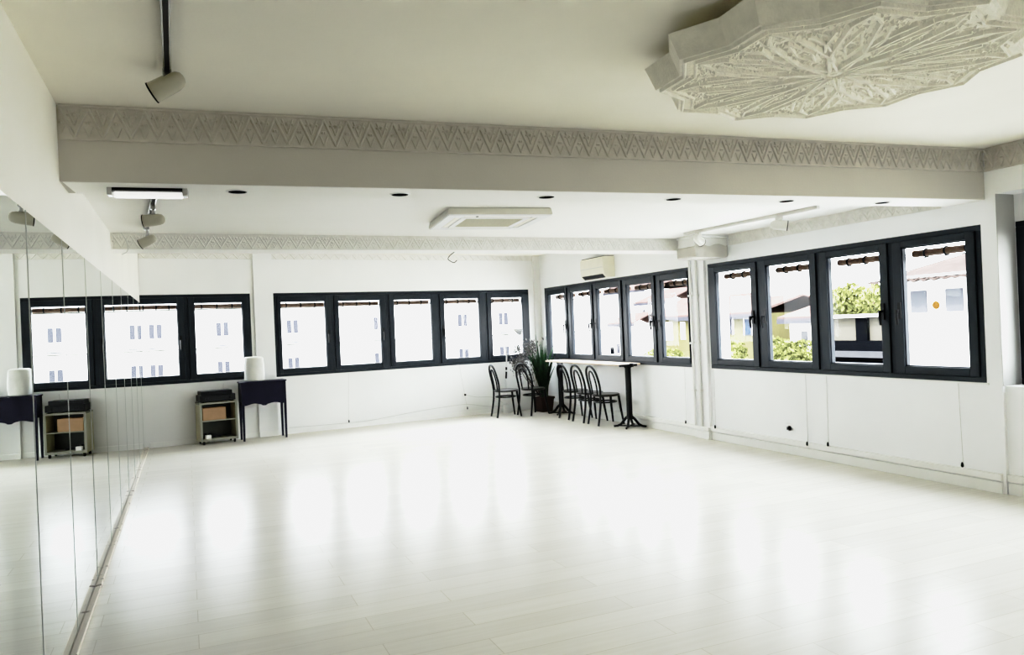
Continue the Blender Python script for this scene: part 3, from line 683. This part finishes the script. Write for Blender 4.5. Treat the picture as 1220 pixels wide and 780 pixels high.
for x in (0, DW-.036):
    for y in (0, DD-.036):
        w = MB(); cx, cy = x+.018, y+.018
        vs = [(cx+sx*h_, cy+sy*h_, z) for (h_, z) in ((.013, 0), (.018, .5), (.018, DZ-.022)) for sx, sy in ((-1,-1),(1,-1),(1,1),(-1,1))]
        w.add(vs, [(3,2,1,0), (8,9,10,11)]+[(b_+i, b_+(i+1) % 4, b_+4+(i+1) % 4, b_+4+i) for b_ in (0, 4) for i in range(4)]); w.build('leg', M_desk, t)
# white cloth covered cylinder
w = MB(); seg = 40; prof = [(.118, 0), (.140, .01), (.143, .1), (.140, .22), (.141, .31), (.132, .345), (.10, .360), (.001, .362)]
vs = []; fs = []
for i, (r_, z) in enumerate(prof):
    for k in range(seg):
        a = 2*PI*k/seg; q = 1+.045*math.sin(a*3+z*14)*min(1, r_*7)+.02*math.sin(a*7-z*22)
        vs.append((r_*q*math.cos(a), r_*q*math.sin(a)*.82, z))
for i in range(len(prof)-1):
    for k in range(seg):
        k2 = (k+1) % seg; fs.append((i*seg+k, i*seg+k2, (i+1)*seg+k2, (i+1)*seg+k))
fs.append(tuple(reversed(range(seg))))
w.add(vs, fs); o = w.build('draped_cylinder', M_cloth, smooth=True); o.location = DM @ Vector((.215, .135, DZ))
tag(o, 'white rounded cloth covered cylinder standing on the navy desk', 'covered cylinder')

# ------------------------------------------------------------------ outside world
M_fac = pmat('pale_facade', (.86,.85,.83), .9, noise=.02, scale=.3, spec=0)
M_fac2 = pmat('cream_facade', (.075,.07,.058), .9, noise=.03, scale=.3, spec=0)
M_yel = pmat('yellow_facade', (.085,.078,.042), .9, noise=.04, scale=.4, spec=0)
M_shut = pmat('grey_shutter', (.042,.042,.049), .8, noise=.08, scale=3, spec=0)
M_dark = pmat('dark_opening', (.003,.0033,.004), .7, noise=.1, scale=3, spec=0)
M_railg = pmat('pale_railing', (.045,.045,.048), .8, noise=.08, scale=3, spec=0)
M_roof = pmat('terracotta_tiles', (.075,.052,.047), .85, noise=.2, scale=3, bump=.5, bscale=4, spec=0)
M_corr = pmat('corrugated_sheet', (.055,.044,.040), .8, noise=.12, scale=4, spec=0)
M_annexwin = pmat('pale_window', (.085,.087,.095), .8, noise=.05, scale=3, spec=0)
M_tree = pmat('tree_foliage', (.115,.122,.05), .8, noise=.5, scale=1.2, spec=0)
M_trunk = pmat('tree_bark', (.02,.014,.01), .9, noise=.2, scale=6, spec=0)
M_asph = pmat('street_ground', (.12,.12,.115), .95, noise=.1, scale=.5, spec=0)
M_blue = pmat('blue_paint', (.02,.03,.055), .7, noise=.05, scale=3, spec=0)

struct(MB().box(-80, 160, -40, 170, -11.2, -11).build('ground', M_asph))
def wopen(mb_t, parent, M, w_, h_, mat=M_shut):
    o = mb_t
b = thing('apartment_building', 'long pale apartment block with shuttered windows seen through back windows', 'building', (0, 90, -11))
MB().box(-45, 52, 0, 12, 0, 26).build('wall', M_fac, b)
MB().box(-45.6, 52.6, -.6, 12, 26, 26.6).build('cornice', M_fac, b)
w = MB()
for z in (7.2, 11.6, 15.9): w.box(-45, 52, -.10, 0, z-.12, z)
w.build('string_course', M_fac2, b)
for zc in (9.3, 13.6):
    for i, x in enumerate((-14.9, -5.8, -3.0, 3.7, 11.2, 15.8, 21.2, 31.8, 37.3, 42.5)):
        if x == 15.8 and zc > 10: continue
        w = MB(); w.box(x-.62, x-.12, -.12, .0, zc-.75, zc+.75); w.box(x+.12, x+.62, -.12, .0, zc-.75, zc+.75); f = w.build('shutters', M_shut, b)
        w = MB()
        for q in range(8): w.box(x-.7+q*.19, x-.66+q*.19, -.42, -.38, zc-1.75, zc-1.2)
        w.box(x-.75, x+.75, -.43, -.36, zc-1.2, zc-1.13); w.box(x-.75, x+.75, -.45, 0, zc-1.85, zc-1.75); w.build('balcony', M_railg, f)
w = MB()
for z in (11.0, 12.3, 13.4, 14.0): w.box(24.8, 28.0, -.3, 0, z, z+.08)
w.build('balcony_slab', M_railg, b)

def house(label, loc, rotz, L, D, H, rise, wallm, wins, name='house', over=.6):
    t = thing(name, label, 'building', loc, rotz)
    MB().box(0, L, 0, D, 0, H).build('wall', wallm, t)
    w = MB(); w.prism([(-over, H), (D/2, H+rise), (D+over, H), (D+over, H+.12), (D/2, H+rise+.15), (-over, H+.14)], -over, L+over, 'x'); w.build('roof', M_roof, t)
    w = MB(); w.box(-over, L+over, -over-.05, -over+.1, H-.35, H); w.build('eave', M_shut, t)
    for (x, z, a, h, mm) in wins:
        w = MB(); w.box(x-a/2, x+a/2, -.08, 0.0, z-h/2, z+h/2); f = w.build('window', mm, t)
        w = MB(); w.box(x-a/2-.08, x-a/2, -.12, 0, z-h/2, z+h/2); w.box(x+a/2, x+a/2+.08, -.12, 0, z-h/2, z+h/2); w.box(x-a/2-.08, x+a/2+.08, -.14, 0, z+h/2, z+h/2+.1); w.build('window_surround', M_fac, f)
    return t
# houses facing the right wall: local x runs toward -Y, local -y faces the studio
HR = -PI/2
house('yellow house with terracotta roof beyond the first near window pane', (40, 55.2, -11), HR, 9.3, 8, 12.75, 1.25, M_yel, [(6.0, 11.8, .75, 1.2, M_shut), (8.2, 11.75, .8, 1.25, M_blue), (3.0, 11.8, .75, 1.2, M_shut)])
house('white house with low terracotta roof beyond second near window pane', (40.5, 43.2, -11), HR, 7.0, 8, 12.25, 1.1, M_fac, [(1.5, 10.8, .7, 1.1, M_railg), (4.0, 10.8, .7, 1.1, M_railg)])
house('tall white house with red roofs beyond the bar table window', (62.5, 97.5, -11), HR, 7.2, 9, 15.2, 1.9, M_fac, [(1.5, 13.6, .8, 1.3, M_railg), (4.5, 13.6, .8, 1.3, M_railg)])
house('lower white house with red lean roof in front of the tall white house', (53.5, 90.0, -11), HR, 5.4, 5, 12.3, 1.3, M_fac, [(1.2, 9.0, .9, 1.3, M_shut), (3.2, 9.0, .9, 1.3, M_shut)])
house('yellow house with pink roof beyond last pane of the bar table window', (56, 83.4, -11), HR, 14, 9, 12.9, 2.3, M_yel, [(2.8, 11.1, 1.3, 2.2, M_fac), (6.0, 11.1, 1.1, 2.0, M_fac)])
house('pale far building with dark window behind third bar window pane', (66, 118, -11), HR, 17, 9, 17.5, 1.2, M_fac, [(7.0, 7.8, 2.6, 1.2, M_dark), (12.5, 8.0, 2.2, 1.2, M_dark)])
# terraced building with dark openings (third near pane)
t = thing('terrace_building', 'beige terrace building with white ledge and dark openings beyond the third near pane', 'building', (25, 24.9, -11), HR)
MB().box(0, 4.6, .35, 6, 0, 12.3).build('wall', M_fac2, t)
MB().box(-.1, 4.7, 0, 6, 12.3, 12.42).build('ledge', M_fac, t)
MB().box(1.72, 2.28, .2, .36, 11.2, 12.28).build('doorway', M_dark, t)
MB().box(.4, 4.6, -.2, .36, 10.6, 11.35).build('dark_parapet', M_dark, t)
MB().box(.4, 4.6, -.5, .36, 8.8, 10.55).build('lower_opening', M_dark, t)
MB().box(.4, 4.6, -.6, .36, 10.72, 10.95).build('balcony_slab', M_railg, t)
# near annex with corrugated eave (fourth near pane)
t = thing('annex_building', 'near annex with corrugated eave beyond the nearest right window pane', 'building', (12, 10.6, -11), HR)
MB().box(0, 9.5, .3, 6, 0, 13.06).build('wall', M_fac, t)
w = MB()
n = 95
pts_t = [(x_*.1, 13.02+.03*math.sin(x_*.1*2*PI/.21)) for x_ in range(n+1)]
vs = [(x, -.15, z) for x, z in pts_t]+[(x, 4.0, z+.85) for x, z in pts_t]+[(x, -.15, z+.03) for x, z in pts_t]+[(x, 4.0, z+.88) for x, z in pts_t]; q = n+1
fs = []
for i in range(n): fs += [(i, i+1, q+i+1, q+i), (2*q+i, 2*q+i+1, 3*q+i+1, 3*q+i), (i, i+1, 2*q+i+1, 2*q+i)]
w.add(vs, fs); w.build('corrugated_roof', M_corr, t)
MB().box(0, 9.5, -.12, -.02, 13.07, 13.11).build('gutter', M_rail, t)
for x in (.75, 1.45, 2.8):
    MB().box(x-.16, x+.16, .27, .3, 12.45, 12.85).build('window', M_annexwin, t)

def tree(x, y, zc, rx, rz, seed, label, col=M_tree):
    t = thing('tree', label, 'tree', (x, y, -11)); rnd = random.Random(seed)
    zc += 11
    w = MB(); w.tube(arc([(0, 0, 0), (.1, .05, zc*.5), (0, 0, zc)], 6), [.28,.26,.24,.2,.16,.12,.1][:7], 8); w.build('trunk', M_trunk, t, smooth=True)
    w = MB()
    blobs = [(rnd.uniform(-.6, .6)*rx, rnd.uniform(-.6, .6)*rx, zc+rnd.uniform(-.5, .5)*rz, rnd.uniform(.4, .62)) for _ in range(11)]
    for k in range(2600):
        bx, by, bz, br_ = rnd.choice(blobs); v = Vector((rnd.gauss(0, 1), rnd.gauss(0, 1), rnd.gauss(0, 1))).normalized()*rnd.uniform(.7, 1)
        c0 = Vector((bx+v.x*rx*br_, by+v.y*rx*br_, bz+v.z*rz*br_)); L = rnd.uniform(.10, .2)
        E3 = Euler((rnd.uniform(-1.5, 1.5), rnd.uniform(-1.5, 1.5), rnd.uniform(0, 6.28))).to_matrix()
        w.add([c0+E3 @ Vector(p) for p in ((-L, 0, 0), (0, -L*.6, .03), (L, 0, 0), (0, L*.6, .03))], [(0, 1, 2, 3)])
    w.build('foliage', col, t)
tree(31, 27.6, 1.6, 1.9, 1.5, 1, 'yellow green tree rising above the terrace building')
tree(34, 42.8, -1.0, 2.2, 1.5, 2, 'green tree in front of the yellow house')
tree(34.5, 38.0, -1.1, 1.5, 1.3, 3, 'leafy green tree to the right of the yellow house')
tree(30, 31.7, -1.2, 1.4, 1.4, 4, 'green tree low in the second near window pane')
tree(46, 66.5, -2.6, 2.4, 1.4, 6, 'green tree below the yellow house at the pier')

# ------------------------------------------------------------------ light
wd = bpy.data.worlds.new('world'); scn.world = wd; wd.use_nodes = True
nt = wd.node_tree; bg = nt.nodes['Background']
tc = nt.nodes.new('ShaderNodeTexCoord'); sx = nt.nodes.new('ShaderNodeSeparateXYZ'); nt.links.new(tc.outputs['Generated'], sx.inputs[0])
rp = nt.nodes.new('ShaderNodeValToRGB'); rp.color_ramp.elements[0].position = .45; rp.color_ramp.elements[1].position = .75
rp.color_ramp.elements[0].color = (.93, .965, 1, 1); rp.color_ramp.elements[1].color = (.87, .935, 1, 1)
mr = nt.nodes.new('ShaderNodeMapRange'); mr.inputs[1].default_value = -1; mr.inputs[2].default_value = 1
nt.links.new(sx.outputs[2], mr.inputs[0]); nt.links.new(mr.outputs[0], rp.inputs[0]); nt.links.new(rp.outputs[0], bg.inputs['Color'])
bg.inputs['Strength'].default_value = 17.5
sl = bpy.data.lights.new('sun', 'SUN'); sl.energy = 8.5; sl.angle = R(1.5); sl.color = (1, .96, .9)
so = bpy.data.objects.new('sun', sl); COL.objects.link(so)
so.rotation_euler = Vector((.62, .40, -.68)).to_track_quat('-Z', 'Y').to_euler()
# sky portals in the window openings
def portal(s0, s1, z0, z1, loc, rotz, d=.24):
    l = bpy.data.lights.new('window_portal', 'AREA'); l.shape = 'RECTANGLE'; l.size = s1-s0; l.size_y = z1-z0; l.cycles.is_portal = True
    o = bpy.data.objects.new('window_portal', l); COL.objects.link(o)
    Mx = Matrix.Translation(loc) @ Matrix.Rotation(rotz, 4, 'Z')
    o.location = Mx @ Vector(((s0+s1)/2, d, (z0+z1)/2))
    inward = Mx.to_3x3() @ Vector((0, -1, 0))
    o.rotation_euler = inward.to_track_quat('-Z', 'Y').to_euler()
portal(W1[0], W1[1], ZW0, ZW1, BL0, BROT); portal(W2[0], W2[1], ZW0, ZW1, BL0, BROT)
portal(R2[0], R2[1], ZW0, ZW1, RL0, RROT, .28); portal(R3[0], R3[1], ZW0, ZW1, RL0, RROT, .28); portal(R4[0], R4[1], .87, 2.17, (XR+.22, 12.6, 0), RROT, .11)

scn.cycles.max_bounces = 14; scn.cycles.diffuse_bounces = 8; scn.cycles.glossy_bounces = 5; scn.cycles.transparent_max_bounces = 12
scn.cycles.use_denoising = True; scn.cycles.caustics_reflective = False; scn.cycles.caustics_refractive = False
scn.cycles.sample_clamp_indirect = 30
scn.view_settings.view_transform = 'Standard'; scn.view_settings.look = 'None'
scn.view_settings.exposure = 0.0; scn.view_settings.gamma = 1.0
scn.view_settings.use_curve_mapping = True
cmap = scn.view_settings.curve_mapping; cv = cmap.curves[3]
cmap.extend = 'HORIZONTAL'; cv.points[1].location = (1, .90)
for p_ in ((.03, .013), (.10, .092), (.25, .27), (.55, .66)): cv.points.new(*p_)
cmap.update()

# ------------------------------------------------------------------ camera
cam = bpy.data.cameras.new('camera'); co = bpy.data.objects.new('camera', cam); COL.objects.link(co)
cam.sensor_width = 36; cam.sensor_fit = 'HORIZONTAL'; cam.lens = 36*908.3/1220; cam.clip_end = 500
yaw, pitch, roll = R(23.149), R(-.0402), R(-2.3916)
F = Vector((math.sin(yaw)*math.cos(pitch), math.cos(yaw)*math.cos(pitch), math.sin(pitch)))
R0 = Vector((math.cos(yaw), -math.sin(yaw), 0)); U0 = R0.cross(F)
Rv = R0*math.cos(roll)+U0*math.sin(roll); Uv = U0*math.cos(roll)-R0*math.sin(roll)
Mc = Matrix((Rv, Uv, -F)).transposed().to_4x4(); Mc.translation = Vector((0, 0, 1.5)); co.matrix_world = Mc
scn.camera = co
